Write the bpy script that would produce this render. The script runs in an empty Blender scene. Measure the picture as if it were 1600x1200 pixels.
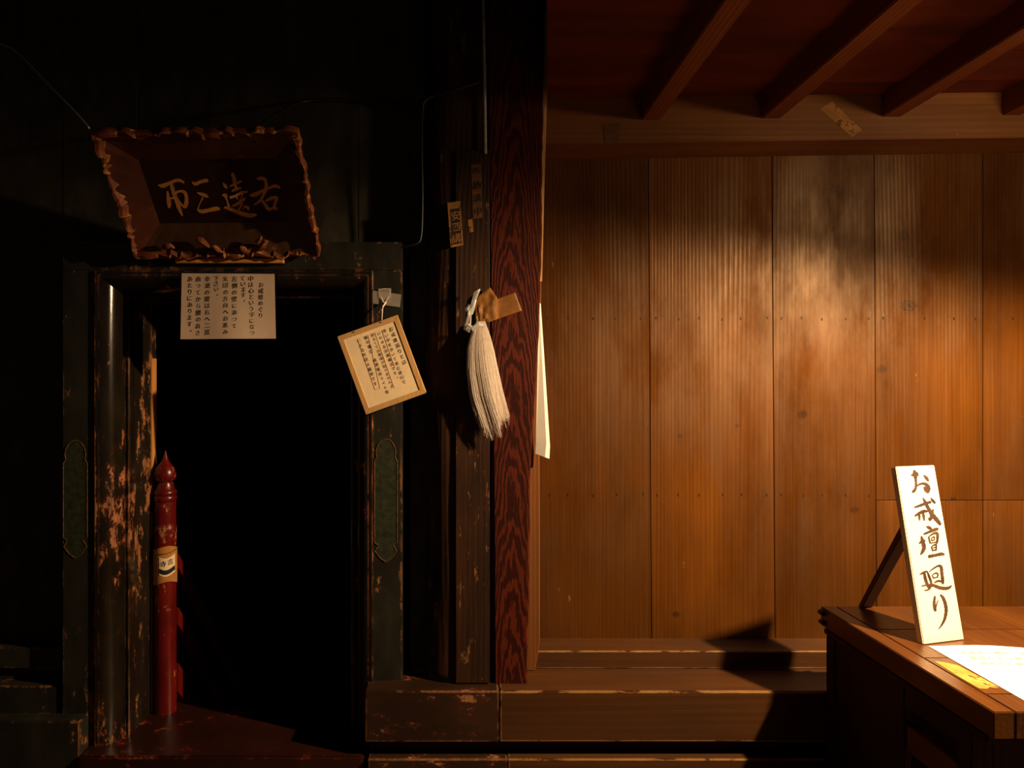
import bpy, bmesh, math, random
from mathutils import Vector, Matrix, noise

random.seed(7)
C = bpy.context.scene.collection
scn = bpy.context.scene

# ------------------------------------------------------------------ camera, light, exposure
EYE = 1.60                       # eye height above the floor
F, VX, VY = 1164.0, 715.0, 600.0  # focal length and principal point for a 1600 x 1200 frame
cam_d = bpy.data.cameras.new('camera'); cam = bpy.data.objects.new('camera', cam_d); C.objects.link(cam)
cam.location = (0, 0, EYE); cam.rotation_euler = (math.radians(90), 0, 0)
cam_d.sensor_width = 36.0; cam_d.lens = F / 1600.0 * 36.0
cam_d.shift_x = (800 - VX) / 1600.0; cam_d.clip_start = 0.02
scn.camera = cam

world = bpy.data.worlds.new('world'); scn.world = world; world.use_nodes = True
world.node_tree.nodes['Background'].inputs[0].default_value = (1.0, 0.80, 0.62, 1)   # ambient fill added to stand for a dim hall behind the viewer
world.node_tree.nodes['Background'].inputs[1].default_value = 0.04

LAMP = Vector((2.20, 1.73, EYE + 0.88))
LAMP_COL = (1.0, 0.68, 0.38)
def lamp(name, kind, power, radius, **kw):
    d = bpy.data.lights.new(name, kind); d.energy = power; d.color = LAMP_COL; d.shadow_soft_size = radius
    for k, v in kw.items(): setattr(d, k, v)
    o = bpy.data.objects.new(name, d); C.objects.link(o); o.location = LAMP; return o
shade = lamp('shaded_lamp_light', 'SPOT', 590, 0.03, spot_size=math.radians(179), spot_blend=0.34)   # light leaving the shade downwards
shade.rotation_euler = Vector((-.16, -.24, -1)).to_track_quat('-Z', 'Y').to_euler()   # the shade hangs tilted away from the wall
lamp('lamp_shade_glow', 'POINT', 28, 0.09)                                                    # light coming through the shade

vs = scn.view_settings
vs.view_transform = 'Standard'; vs.look = 'None'; vs.gamma = 1.0; vs.use_curve_mapping = False
vs.exposure = 0.0

# ------------------------------------------------------------------ helpers
def P(px, py, Y):
    """world point seen at pixel (px, py) at depth Y"""
    return Vector(((px - VX) * Y / F, Y, EYE + (VY - py) * Y / F))
def PX(px, Y): return (px - VX) * Y / F
def PZ(py, Y): return EYE + (VY - py) * Y / F
def ray_plane(px, py, p0, n):
    d = Vector(((px - VX) / F, 1.0, (VY - py) / F)); o = Vector((0, 0, EYE))
    return o + d * ((p0 - o).dot(n) / d.dot(n))

class MB:
    """collects shapes into one mesh"""
    def __init__(s): s.bm = bmesh.new()
    def hexa(s, p):
        v = [s.bm.verts.new(q) for q in p]
        for f in ((0,3,2,1),(4,5,6,7),(0,1,5,4),(1,2,6,5),(2,3,7,6),(3,0,4,7)): s.bm.faces.new([v[i] for i in f])
        return s
    def box(s, x0, x1, y0, y1, z0, z1, rot=None):
        p = [Vector(q) for q in ((x0,y0,z0),(x1,y0,z0),(x1,y1,z0),(x0,y1,z0),(x0,y0,z1),(x1,y0,z1),(x1,y1,z1),(x0,y1,z1))]
        if rot: p = [rot @ q for q in p]
        return s.hexa(p)
    def prism(s, pts, off):
        """polygon of points extruded by the vector off"""
        off = Vector(off); a = [s.bm.verts.new(Vector(p)) for p in pts]; b = [s.bm.verts.new(Vector(p) + off) for p in pts]
        n = len(a); s.bm.faces.new(a); s.bm.faces.new(b[::-1])
        for i in range(n): s.bm.faces.new((a[i], b[i], b[(i+1) % n], a[(i+1) % n]))
        return s
    def grid(s, rows, close=False):
        vv = [[s.bm.verts.new(p) for p in r] for r in rows]
        for i in range(len(vv) - 1):
            m = len(vv[i])
            for j in range(m if close else m - 1):
                s.bm.faces.new((vv[i][j], vv[i][(j+1) % m], vv[i+1][(j+1) % m], vv[i+1][j]))
        return vv
    def tube(s, pts, r, k=8, cap=True):
        pts = [Vector(p) for p in pts]; n = len(pts); rows = []
        rr = r if isinstance(r, (list, tuple)) else [r] * n
        up = Vector((0.31, 0.2, 0.93))
        for i in range(n):
            t = (pts[min(i+1, n-1)] - pts[max(i-1, 0)]).normalized()
            a = t.cross(up)
            if a.length < 1e-3: a = t.cross(Vector((1, 0, 0)))
            a.normalize(); b = t.cross(a); up = b * -1 if b.dot(up) < 0 else b
            rows.append([pts[i] + (a * math.cos(2*math.pi*j/k) + b * math.sin(2*math.pi*j/k)) * rr[i] for j in range(k)])
        vv = s.grid(rows, True)
        if cap and k > 2:
            s.bm.faces.new(vv[0][::-1]); s.bm.faces.new(vv[-1])
        return s
    def lathe(s, c, prof, k=28):
        rows = [[Vector((c[0] + r * math.cos(2*math.pi*j/k), c[1] + r * math.sin(2*math.pi*j/k), z)) for j in range(k)] for r, z in prof]
        vv = s.grid(rows, True); s.bm.faces.new(vv[0][::-1]); s.bm.faces.new(vv[-1])
        return s
    def build(s, name, mat, parent=None, bevel=0.0, smooth=False, segs=2, origin=None):
        bm = s.bm
        bmesh.ops.recalc_face_normals(bm, faces=bm.faces)
        if bevel > 0:
            es = [e for e in bm.edges if len(e.link_faces) == 2 and e.calc_face_angle(0) > 0.5]
            bmesh.ops.bevel(bm, geom=es, offset=bevel, segments=segs, affect='EDGES', clamp_overlap=True)
        base = Vector((0, 0, 0))
        q = parent
        while q: base = base + q.location; q = q.parent
        if origin is not None: base = base + Vector(origin)
        bmesh.ops.translate(bm, verts=bm.verts, vec=-base)
        me = bpy.data.meshes.new(name); bm.to_mesh(me); bm.free()
        me.materials.append(mat)
        if smooth:
            for f in me.polygons: f.use_smooth = True
        o = bpy.data.objects.new(name, me); C.objects.link(o); o.parent = parent
        if origin is not None: o.location = Vector(origin)
        return o

def smooth_angle(o, deg=40):
    me = o.data
    for f in me.polygons: f.use_smooth = True
    try: me.set_sharp_from_angle(angle=math.radians(deg))
    except Exception: pass
    return o
def tag(o, label, cat, group=None, kind=None):
    o['label'] = label
    if cat: o['category'] = cat
    if group: o['group'] = group
    if kind: o['kind'] = kind
    return o
def thing(name, loc, label, cat, group=None):
    o = bpy.data.objects.new(name, None); o.empty_display_size = 0.05; C.objects.link(o); o.location = loc
    return tag(o, label, cat, group)
def struct(o, label=None, cat=None):
    o['kind'] = 'structure'
    if label: o['label'] = label
    if cat: o['category'] = cat
    return o

def catmull(pts, n=6):
    pts = [tuple(map(float, p)) for p in pts]
    if len(pts) < 3:
        a, b = pts[0], pts[-1]
        return [tuple(a[k] + (b[k]-a[k]) * i / n for k in range(len(a))) for i in range(n + 1)]
    q = [pts[0]] + pts + [pts[-1]]; out = []
    for i in range(1, len(q) - 2):
        p0, p1, p2, p3 = q[i-1], q[i], q[i+1], q[i+2]
        for j in range(n):
            t = j / n
            out.append(tuple(0.5*((2*p1[k]) + (p2[k]-p0[k])*t + (2*p0[k]-5*p1[k]+4*p2[k]-p3[k])*t*t + (3*p1[k]-p0[k]-3*p2[k]+p3[k])*t**3) for k in range(len(p1))))
    out.append(pts[-1]); return out

def brush(mb, strokes, to_world, nrm, lift, scale, off, wk=1.0):
    """brush strokes [(x, y, width), ...] in drawing units laid on a plane"""
    for si, st in enumerate(strokes):
        pts = catmull(st, 7); n = len(pts); rows = []
        L = lift + 0.00006 * (si % 9)
        for i, (x, y, w) in enumerate(pts):
            x0, y0, _ = pts[max(i-1, 0)]; x1, y1, _ = pts[min(i+1, n-1)]
            dx, dy = x1-x0, y1-y0; l = math.hypot(dx, dy) or 1; nx, ny = -dy/l, dx/l
            h = max(w, 3) * 0.5 * wk * (1 + 0.10 * math.sin(i * 1.7 + si))
            rows.append([to_world(off[0] + (x+nx*h)/scale, off[1] + (y+ny*h)/scale) + nrm*L,
                         to_world(off[0] + (x-nx*h)/scale, off[1] + (y-ny*h)/scale) + nrm*L])
        # rounded ends
        for end in (0, -1):
            x, y, w = pts[end]; j = 1 if end == 0 else -2
            dx, dy = x - pts[j][0], y - pts[j][1]; l = math.hypot(dx, dy) or 1
            x += dx/l*w*0.28*wk; y += dy/l*w*0.28*wk; nx, ny = -dy/l, dx/l; h = w*0.22*wk
            a = to_world(off[0]+(x+nx*h)/scale, off[1]+(y+ny*h)/scale)+nrm*L; b = to_world(off[0]+(x-nx*h)/scale, off[1]+(y-ny*h)/scale)+nrm*L
            if end == 0: rows.insert(0, [b, a])
            else: rows.append([a, b])
        mb.grid(rows)

_gly = {}
def glyph(ch):
    if ch not in _gly:
        cu = bpy.data.curves.new('glyph', 'FONT'); cu.body = ch; cu.size = 1.0; cu.offset = 0.005; cu.resolution_u = 3
        o = bpy.data.objects.new('glyph', cu); C.objects.link(o)
        dg = bpy.context.evaluated_depsgraph_get(); me = bpy.data.meshes.new_from_object(o.evaluated_get(dg))
        vs_ = [tuple(v.co) for v in me.vertices]; fs = [tuple(p.vertices) for p in me.polygons]
        bpy.data.objects.remove(o); bpy.data.curves.remove(cu); bpy.data.meshes.remove(me)
        _gly[ch] = (vs_, fs)
    return _gly[ch]
def put_char(mb, ch, c, right, up, size, slant=0.12):
    vs_, fs = glyph(ch)
    if not vs_: return
    vv = []
    for x, y, z in vs_:
        x -= 0.5; y -= 0.38; y += slant * x
        vv.append(mb.bm.verts.new(c + right * (x * size) + up * (y * size)))
    for f in fs:
        try: mb.bm.faces.new([vv[i] for i in f])
        except ValueError: pass
def column(mb, text, a, b, to_world, nrm, lift, size, off, scale):
    """writes text downwards from drawing point a to b"""
    n = len(text)
    A = to_world(off[0] + a[0]/scale, off[1] + a[1]/scale); B = to_world(off[0] + b[0]/scale, off[1] + b[1]/scale)
    dn = (B - A).normalized(); right = dn.cross(nrm).normalized() * 1.0
    if right.x < 0: right = -right
    for i, ch in enumerate(text):
        if ch == ' ': continue
        c = A.lerp(B, (i + 0.5) / n) + nrm * lift
        if ch in '。': c = c + right * size * 0.45 - dn * size * 0.25
        put_char(mb, ch, c + right * random.uniform(-.05, .05) * size, right, -dn, size * random.uniform(.92, 1.08))

# ------------------------------------------------------------------ materials
class NT:
    def __init__(s, name):
        s.m = bpy.data.materials.new(name); s.m.use_nodes = True; s.t = s.m.node_tree
        s.b = s.t.nodes['Principled BSDF']
    def n(s, kind, **kw):
        nd = s.t.nodes.new(kind)
        for k, v in kw.items(): setattr(nd, k, v)
        return nd
    def set(s, sock, v):
        if isinstance(v, bpy.types.NodeSocket): s.t.links.new(v, sock)
        elif isinstance(v, (tuple, list)) and len(v) == 3 and sock.type == 'RGBA': sock.default_value = (*v, 1)
        else: sock.default_value = v
    def math(s, op, a, b=0.0, c=None, clamp=False):
        nd = s.n('ShaderNodeMath', operation=op, use_clamp=clamp); s.set(nd.inputs[0], a); s.set(nd.inputs[1], b)
        if c is not None: s.set(nd.inputs[2], c)
        return nd.outputs[0]
    def vmath(s, op, a, b=(0, 0, 0)):
        nd = s.n('ShaderNodeVectorMath', operation=op); s.set(nd.inputs[0], a); s.set(nd.inputs[1], b); return nd
    def mix(s, f, a, b, mode='MIX'):
        nd = s.n('ShaderNodeMix', data_type='RGBA', blend_type=mode); s.set(nd.inputs[0], f); s.set(nd.inputs[6], a); s.set(nd.inputs[7], b)
        return nd.outputs[2]
    def noise(s, vec, scale, detail=4, rough=0.55, dist=0.0):
        nd = s.n('ShaderNodeTexNoise'); s.set(nd.inputs['Vector'], vec); nd.inputs['Scale'].default_value = scale
        nd.inputs['Detail'].default_value = detail; nd.inputs['Roughness'].default_value = rough; nd.inputs['Distortion'].default_value = dist
        return nd.outputs['Fac']
    def ramp(s, v, a, b, lo=0.0, hi=1.0, smooth=False):
        nd = s.n('ShaderNodeMapRange', interpolation_type='SMOOTHSTEP' if smooth else 'LINEAR'); s.set(nd.inputs[0], v)
        nd.inputs[1].default_value = a; nd.inputs[2].default_value = b; nd.inputs[3].default_value = lo; nd.inputs[4].default_value = hi
        return nd.outputs[0]
    def coord(s): return s.n('ShaderNodeTexCoord').outputs['Object']
    def mapped(s, vec, scale): return s.vmath('MULTIPLY', vec, scale).outputs[0]
    def island(s): return s.n('ShaderNodeNewGeometry').outputs['Random Per Island']
    def bump(s, h, strength, dist=0.002):
        nd = s.n('ShaderNodeBump'); nd.inputs['Strength'].default_value = strength; nd.inputs['Distance'].default_value = dist
        s.set(nd.inputs['Height'], h); s.set(s.b.inputs['Normal'], nd.outputs[0])
    def edge(s, radius):
        """0 on flats, towards 1 on edges"""
        bv = s.n('ShaderNodeBevel', samples=4); bv.inputs[0].default_value = radius
        g = s.n('ShaderNodeNewGeometry')
        d = s.vmath('DOT_PRODUCT', bv.outputs[0], g.outputs['True Normal']).outputs['Value']
        return s.math('SUBTRACT', 1.0, s.math('ABSOLUTE', d), clamp=True)
    def zone(s, vec, c, r):
        pos = s.n('ShaderNodeNewGeometry').outputs['Position']
        v = s.vmath('DIVIDE', s.vmath('SUBTRACT', pos, c).outputs[0], r).outputs[0]
        l = s.vmath('LENGTH', v).outputs['Value']
        return s.ramp(l, 0.0, 1.0, 1.0, 0.0)

def wood(name, dark, light, axis='z', freq=60, rough=0.45, bump=0.25, blotch=0.5, chips=None, chip_col=(.62,.30,.09), edge=None, spec=0.4, knots=None, ring=0.35, arch=None, along=.06, fine_amt=.35, edge_gain=.22, patch=0.0, tint=None):
    t = NT(name); co = t.coord()
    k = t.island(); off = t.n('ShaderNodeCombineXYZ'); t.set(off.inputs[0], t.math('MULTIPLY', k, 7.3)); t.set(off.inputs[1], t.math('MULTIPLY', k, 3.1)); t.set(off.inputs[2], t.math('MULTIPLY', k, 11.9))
    cv = t.vmath('ADD', co, off.outputs[0]).outputs[0]
    s = {'x': (along, 1, 1), 'y': (1, along, 1), 'z': (1, 1, along)}[axis]
    st = t.mapped(cv, s); st2 = t.mapped(cv, tuple(0.25*q if q < 1 else 1 for q in s))
    n1 = t.noise(st, freq * 0.18, 5, 0.6, 0.6)
    fine = t.noise(st2, freq * 3.2, 3, 0.6)
    warp = t.noise(st, freq * 0.05, 2, 0.5)
    # growth rings : bands across the grain, bent by a slow warp
    sep = t.n('ShaderNodeSeparateXYZ'); t.set(sep.inputs[0], cv)
    if arch:
        xc, A, B, fr = arch
        s2 = t.n('ShaderNodeSeparateXYZ'); t.set(s2.inputs[0], co)
        dx = t.math('SUBTRACT', s2.outputs[0], xc); q = t.math('MULTIPLY', t.math('POWER', t.math('ABSOLUTE', dx), 2.0), A)
        ph = t.math('ADD', t.math('ADD', q, t.math('MULTIPLY', s2.outputs[2], B)), t.math('MULTIPLY', t.noise(t.mapped(co, (1, 1, .2)), 11, 5, .62), 40.0))
        band = t.math('SINE', t.math('MULTIPLY', ph, fr))
    else:
        across = {'x': sep.outputs[2], 'y': sep.outputs[0], 'z': sep.outputs[0]}[axis]
        ph = t.math('ADD', t.math('MULTIPLY', across, freq * 11.0), t.math('MULTIPLY', warp, 85.0))
        band = t.math('SINE', ph)
    band = t.ramp(band, -0.8, 1.0, 0, 1, True)
    if not arch:
        amp = t.ramp(t.noise(t.mapped(st, (.7, .7, .7)), 7, 3), .38, .62, 0.1, 1.0)
        band = t.math('ADD', .5, t.math('MULTIPLY', t.math('SUBTRACT', band, .5), amp))
    mixv = t.math('ADD', t.math('MULTIPLY', n1, 1.0 - ring), t.math('MULTIPLY', band, ring))
    mixv = t.math('ADD', mixv, t.math('MULTIPLY', t.math('SUBTRACT', fine, 0.5), fine_amt))
    col = t.mix(t.ramp(mixv, 0.25, 0.8), dark, light)
    bl = t.noise(t.mapped(cv, tuple(0.45 if q < 1 else 1 for q in s)), 3.2, 4, 0.6)
    col = t.mix(t.ramp(bl, 0.35, 0.68, blotch, 0.0), col, tuple(q * 0.35 for q in dark))
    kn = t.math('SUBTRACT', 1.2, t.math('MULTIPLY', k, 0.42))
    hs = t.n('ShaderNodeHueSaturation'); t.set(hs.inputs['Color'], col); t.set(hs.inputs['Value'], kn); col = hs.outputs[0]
    r = t.math('ADD', t.ramp(fine, 0.3, 0.7, rough - 0.05, rough + 0.07), t.ramp(bl, .35, .65, .12, -.08))
    if knots:
        for (c, rad) in knots:
            v = t.vmath('SUBTRACT', co, c).outputs[0]
            d = t.vmath('LENGTH', t.vmath('DIVIDE', v, (rad*1.3, 1.0, rad)).outputs[0]).outputs['Value']
            d = t.math('ADD', d, t.math('MULTIPLY', t.math('SUBTRACT', t.noise(co, 60, 2), .5), .9))
            rings = t.math('ADD', t.math('MULTIPLY', t.math('SINE', t.math('MULTIPLY', d, 11.0)), .3), .55)
            col = t.mix(t.math('MULTIPLY', t.ramp(d, .5, 1.5, 1, 0, True), rings), col, tuple(q * .12 for q in dark))
    if chips is not None or edge is not None:
        cn = t.noise(t.mapped(co, (1, 1, 1) if axis == 'all' else tuple(0.3 if q < 1 else 1 for q in s)), 26, 6, 0.72)
        v = cn
        if edge is not None: v = t.math('ADD', v, t.math('MULTIPLY', t.ramp(t.edge(edge), 0.0, 0.25), edge_gain))
        th = chips if chips is not None else 0.8
        m = t.ramp(v, th, th + 0.03)
        col = t.mix(m, col, chip_col)
    t.set(t.b.inputs['Base Color'], col); t.set(t.b.inputs['Roughness'], r); t.b.inputs['Specular IOR Level'].default_value = spec
    if tint: t.b.inputs['Specular Tint'].default_value = (*tint, 1)
    if patch:   # polish worn away in patches
        pm = t.noise(t.mapped(cv, tuple(0.35 if q < 1 else 1 for q in s)), 5.0, 6, .65)
        t.set(t.b.inputs['Specular IOR Level'], t.ramp(pm, .36, .62, spec * (1 - patch), spec * (1 + patch)))
    t.bump(t.math('ADD', t.math('MULTIPLY', fine, .7), t.math('MULTIPLY', band, .5)), bump)
    return t.m

def lacquer(name, base, worn=(.42, .19, .06), thr=0.74, edge=0.012, edge_gain=0.3, rough=0.28, zones=(), under=None, spec=0.5, scale=22, stretch=(1, 1, .45), bump=.25):
    """dark lacquer rubbed through to the wood along its edges and in worn zones"""
    t = NT(name); co = t.coord()
    sv = t.mapped(co, stretch)
    big = t.ramp(t.noise(sv, scale * .22, 4, .6), .25, .75); sm = t.ramp(t.noise(sv, scale, 7, .75), .28, .72)
    v = t.math('ADD', t.math('MULTIPLY', sm, .72), t.math('MULTIPLY', big, .28))
    if edge: v = t.math('ADD', v, t.math('MULTIPLY', t.ramp(t.edge(edge), 0.0, 0.2), edge_gain))
    for c, r, g in zones: v = t.math('ADD', v, t.math('MULTIPLY', t.zone(co, c, r), g))
    m = t.ramp(v, thr, thr + 0.025)
    wv = t.noise(t.mapped(co, (1, 1, .1)), 70, 3)
    wc = t.mix(t.ramp(wv, .35, .65), tuple(q * .42 for q in worn), worn)
    bc = t.mix(t.ramp(t.noise(sv, scale * .5, 4), .4, .7), base, tuple(q * 1.9 for q in base))
    if under:
        m2 = t.ramp(v, thr - .075, thr - .03); bc = t.mix(m2, bc, under)
    t.set(t.b.inputs['Base Color'], t.mix(m, bc, wc))
    t.set(t.b.inputs['Roughness'], t.mix(m, (rough,)*3, (.75,)*3)); t.b.inputs['Specular IOR Level'].default_value = spec
    t.bump(t.math('ADD', t.math('MULTIPLY', m, -.6), t.math('MULTIPLY', sm, .35)), bump)
    return t.m

def plain(name, col, rough=0.7, var=0.12, scale=30, spec=.3, bump=.1, **kw):
    t = NT(name); co = t.coord(); nz = t.noise(co, scale, 5, .6)
    t.set(t.b.inputs['Base Color'], t.mix(t.ramp(nz, .3, .7), tuple(q * (1 - var) for q in col), tuple(min(1, q * (1 + var)) for q in col)))
    t.b.inputs['Roughness'].default_value = rough; t.b.inputs['Specular IOR Level'].default_value = spec
    t.bump(nz, bump)
    for k, v in kw.items(): t.b.inputs[k].default_value = v
    return t.m

Y_WALL = 3.14
def wk(px, py): return (PX(px, Y_WALL), Y_WALL, PZ(py, Y_WALL))
M = {}
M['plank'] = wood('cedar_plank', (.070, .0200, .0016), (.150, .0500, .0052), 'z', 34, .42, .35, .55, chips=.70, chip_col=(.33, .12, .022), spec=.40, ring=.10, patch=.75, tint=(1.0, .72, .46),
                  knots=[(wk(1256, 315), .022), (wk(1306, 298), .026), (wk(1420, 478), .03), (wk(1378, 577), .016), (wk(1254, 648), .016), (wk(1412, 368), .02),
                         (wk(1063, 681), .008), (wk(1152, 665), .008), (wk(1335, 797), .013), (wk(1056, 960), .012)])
M['beam'] = wood('beam_wood', (.145, .050, .009), (.28, .112, .026), 'x', 30, .55, .4, .4, ring=.15, chips=.72, chip_col=(.45, .22, .08), spec=.25)
M['joist'] = wood('joist_wood', (.12, .026, .0050), (.23, .068, .013), 'y', 34, .55, .3, .4, spec=.2)
M['ceiling'] = wood('ceiling_board_wood', (.062, .0095, .0026), (.16, .027, .0064), 'x', 26, .6, .3, .5, spec=.15)
M['red_pillar'] = wood('red_brown_pillar_wood', (.026, .0038, .0018), (.085, .0130, .0042), 'z', 40, .62, .7, .15, spec=.12, ring=.75, edge=.02, chips=.93, chip_col=(.3, .1, .03),
                       arch=(.212, 3400.0, 48.0, 1.0), fine_amt=.6)
M['old_post'] = wood('old_post_wood', (.030, .010, .004), (.095, .038, .013), 'z', 30, .6, .85, .8, spec=.2, ring=.0, along=.35, fine_amt=.2, chips=.60, chip_col=(.15, .065, .022))
M['jamb'] = wood('jamb_wood', (.12, .036, .006), (.25, .09, .02), 'z', 40, .55, .5, .3, spec=.25, edge=.012, chips=.80, chip_col=(.6, .26, .07))
M['sill_wood'] = wood('sill_wood', (.058, .019, .0042), (.105, .040, .009), 'x', 24, .5, .4, .5, ring=.12, fine_amt=.2, edge_gain=.36, spec=.3, edge=.010, chips=.80, chip_col=(.50, .27, .09))
M['sill_lacquer'] = lacquer('worn_sill_lacquer', (.022, .010, .005), (.36, .15, .05), .625, .008, .22, .35, scale=9, stretch=(.7, 1, 1.3), under=(.06, .015, .008),
                            zones=[((.10, 2.8, .42), (.16, .3, .07), .10), ((-.05, 2.8, .27), (.30, .3, .04), .09)])
M['recess'] = plain('dark_red_recess', (.035, .006, .003), .8)
M['floor'] = wood('floor_wood', (.04, .016, .006), (.10, .042, .015), 'x', 24, .5, .3, .5)
M['dark_wall'] = lacquer('black_stained_board', (.034, .0275, .0185), (.16, .07, .03), .84, .004, .05, .55, scale=30, spec=.25)
M['arch'] = lacquer('black_lacquer_architrave', (.014, .0125, .0085), (.34, .13, .045), .70, .010, .18, .42, spec=.35,
                    zones=[((PX(115, 2.9), 2.88, PZ(650, 2.9)), (.10, .1, .16), .06), ((PX(600, 2.9), 2.88, PZ(672, 2.9)), (.05, .1, .06), .14),
                           ((PX(590, 2.9), 2.88, PZ(900, 2.9)), (.06, .1, .25), .06), ((PX(470, 2.9), 2.88, PZ(405, 2.9)), (.30, .1, .05), .10)])
M['mould'] = lacquer('glossy_black_moulding', (.009, .0062, .0036), (.38, .14, .045), .73, .006, .30, .17, spec=.42, under=(.05, .012, .006),
                     zones=[((PX(165, 2.95), 2.9, PZ(790, 2.95)), (.16, .3, .42), .17), ((PX(210, 3.0), 3.0, PZ(800, 3)), (.12, .3, .6), .12),
                            ((PX(170, 2.95), 2.9, PZ(1150, 2.95)), (.2, .3, .14), .16), ((PX(565, 2.95), 2.9, PZ(860, 2.95)), (.1, .3, .35), .10), ((PX(145, 2.885), 2.885, PZ(700, 2.885)), (.014, .05, .62), .45)])
M['jamb_lacquer'] = lacquer('worn_jamb_lacquer', (.012, .008, .005), (.40, .15, .04), .67, .006, .15, .35,
                            zones=[((-1.31, 3.1, PZ(720, 3.1)), (.2, .25, .55), .15)])
M['bare'] = lacquer('bare_yellow_wood', (.45, .20, .05), (.015, .009, .006), .72, .004, .1, .7, scale=18, stretch=(1, 1, .15), spec=.2)
M['thresh'] = lacquer('red_threshold_lacquer', (.020, .005, .003), (.36, .15, .05), .745, .012, .14, .35, scale=6, stretch=(1, 1, 1), under=(.15, .014, .007),
                      zones=[((PX(190, 2.95), 2.95, .2), (.45, .35, .2), .11), ((PX(480, 2.95), 2.95, .2), (.3, .3, .2), .05)])
M['green'] = plain('dark_green_paint', (.022, .026, .012), .75, .5, 40, .2, .5)
M['gilt_line'] = plain('worn_gilt_line', (.14, .055, .018), .6, .8, 90)
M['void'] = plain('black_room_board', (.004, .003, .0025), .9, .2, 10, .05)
M['plaque'] = lacquer('plaque_frame_wood', (.046, .0115, .0045), (.42, .17, .05), .74, .012, .12, .5, scale=18, spec=.3, stretch=(1, 1, 1))
M['plaque_low'] = lacquer('plaque_lower_frame_wood', (.045, .020, .007), (.42, .17, .05), .74, .012, .12, .5, scale=18, spec=.3, stretch=(1, 1, 1))
M['plaque_rim'] = lacquer('plaque_rim_gilding', (.11, .030, .010), (.55, .24, .06), .66, .008, .18, .6, scale=26, spec=.2, stretch=(1, 1, 1))
M['plaque_panel'] = plain('plaque_field_lacquer', (.022, .0045, .003), .55, .3, 14, .3)
M['gold'] = plain('aged_gold_paint', (.62, .26, .055), .55, .22, 60, .4)
M['paper_aged'] = plain('aged_notice_paper', (.55, .41, .30), .9, .06, 12, .1, .3)
M['ink'] = plain('black_ink', (.012, .010, .009), .7, .3, 40)
M['tag_wood'] = wood('pale_tag_wood', (.50, .27, .09), (.76, .47, .19), 'z', 40, .6, .2, .1, spec=.2)
M['tag_paper'] = plain('cream_tag_paper', (.80, .62, .38), .9, .08, 14, .1, .5)
M['red_line'] = plain('faded_red_line', (.62, .26, .13), .8)
M['string'] = plain('cream_string', (.75, .62, .48), .9)
M['tape'] = plain('clear_tape', (.55, .48, .40), .25, .1, 30, .5, Alpha=.30)
M['fibre'] = plain('white_hemp_fibre', (.88, .76, .64), .75, .08, 90, .2, .2, **{'Subsurface Weight': .35, 'Subsurface Scale': .010, 'Subsurface Radius': (1, .85, .7)})
M['kraft'] = plain('brown_packing_tape', (.19, .078, .014), .55, .25, 22, .25, .3)
M['plastic'] = plain('crumpled_clear_plastic', (.75, .74, .70), .18, .1, 60, .6, .6, Alpha=.45)
M['white_paper'] = plain('white_folded_paper', (.80, .74, .64), .85, .05, 20, .15, .2)
M['cable'] = plain('black_cable_rubber', (.016, .016, .015), .4, .2, 50, .5)
M['conduit'] = plain('grey_metal_conduit', (.34, .35, .34), .45, .2, 40, .5)
M['vermilion'] = lacquer('vermilion_lacquer', (.085, .004, .0025), (.42, .19, .06), .69, 0, 0, .28, scale=30, spec=.5, stretch=(1, 1, .4),
                         zones=[((PX(262, 3.2), 3.15, PZ(818, 3.2)), (.05, .10, .12), .16), ((PX(268, 3.2), 3.15, PZ(940, 3.2)), (.03, .10, .10), .15)])
M['red_rail'] = plain('red_rail_lacquer', (.13, .006, .004), .4, .15, 20, .4)
M['tan_card'] = plain('tan_card', (.40, .17, .035), .7, .12, 24)
M['label_paper'] = plain('label_paper', (.78, .60, .38), .8, .05)
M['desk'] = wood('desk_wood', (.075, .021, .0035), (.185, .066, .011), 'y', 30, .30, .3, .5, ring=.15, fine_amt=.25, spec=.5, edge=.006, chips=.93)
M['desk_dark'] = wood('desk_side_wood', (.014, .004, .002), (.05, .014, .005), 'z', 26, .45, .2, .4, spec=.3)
M['sign'] = plain('pale_sign_wood', (.86, .76, .56), .6, .04, 16, .25, .1)
M['sign_ink'] = plain('brown_black_ink', (.060, .028, .014), .5, .5, 30, .4)
M['prop'] = wood('dark_prop_wood', (.022, .004, .0025), (.06, .012, .005), 'z', 40, .5, .2, .2)
M['sheet'] = plain('white_printed_paper', (.88, .84, .76), .9, .02, 10, .1, .05)
M['grey_print'] = plain('grey_print', (.33, .27, .21), .8)
M['yellow_slip'] = lacquer('yellowed_slip_paper', (.52, .26, .05), (.16, .07, .02), .62, 0, 0, .6, scale=30, stretch=(1, 1, 1), spec=.25)
M['slip'] = lacquer('worn_slip_paper', (.25, .115, .034), (.15, .065, .02), .56, 0, 0, .7, scale=40, stretch=(1, 1, 1), spec=.15)
M['slip_dark'] = plain('faded_slip_paper', (.105, .042, .014), .8, .4, 50)
M['nail'] = plain('rusty_nail', (.02, .010, .006), .6)

# ------------------------------------------------------------------ the setting
TILT = 0.0137   # the beam and ceiling rise slightly to the right
def tz(x): return (x - 1.2) * TILT
# floor and outer shell
struct(MB().box(-4.2, 4.6, -1.6, 2.86, -.05, 0).build('floor', M['floor']))
Z_WT = EYE + .958
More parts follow.
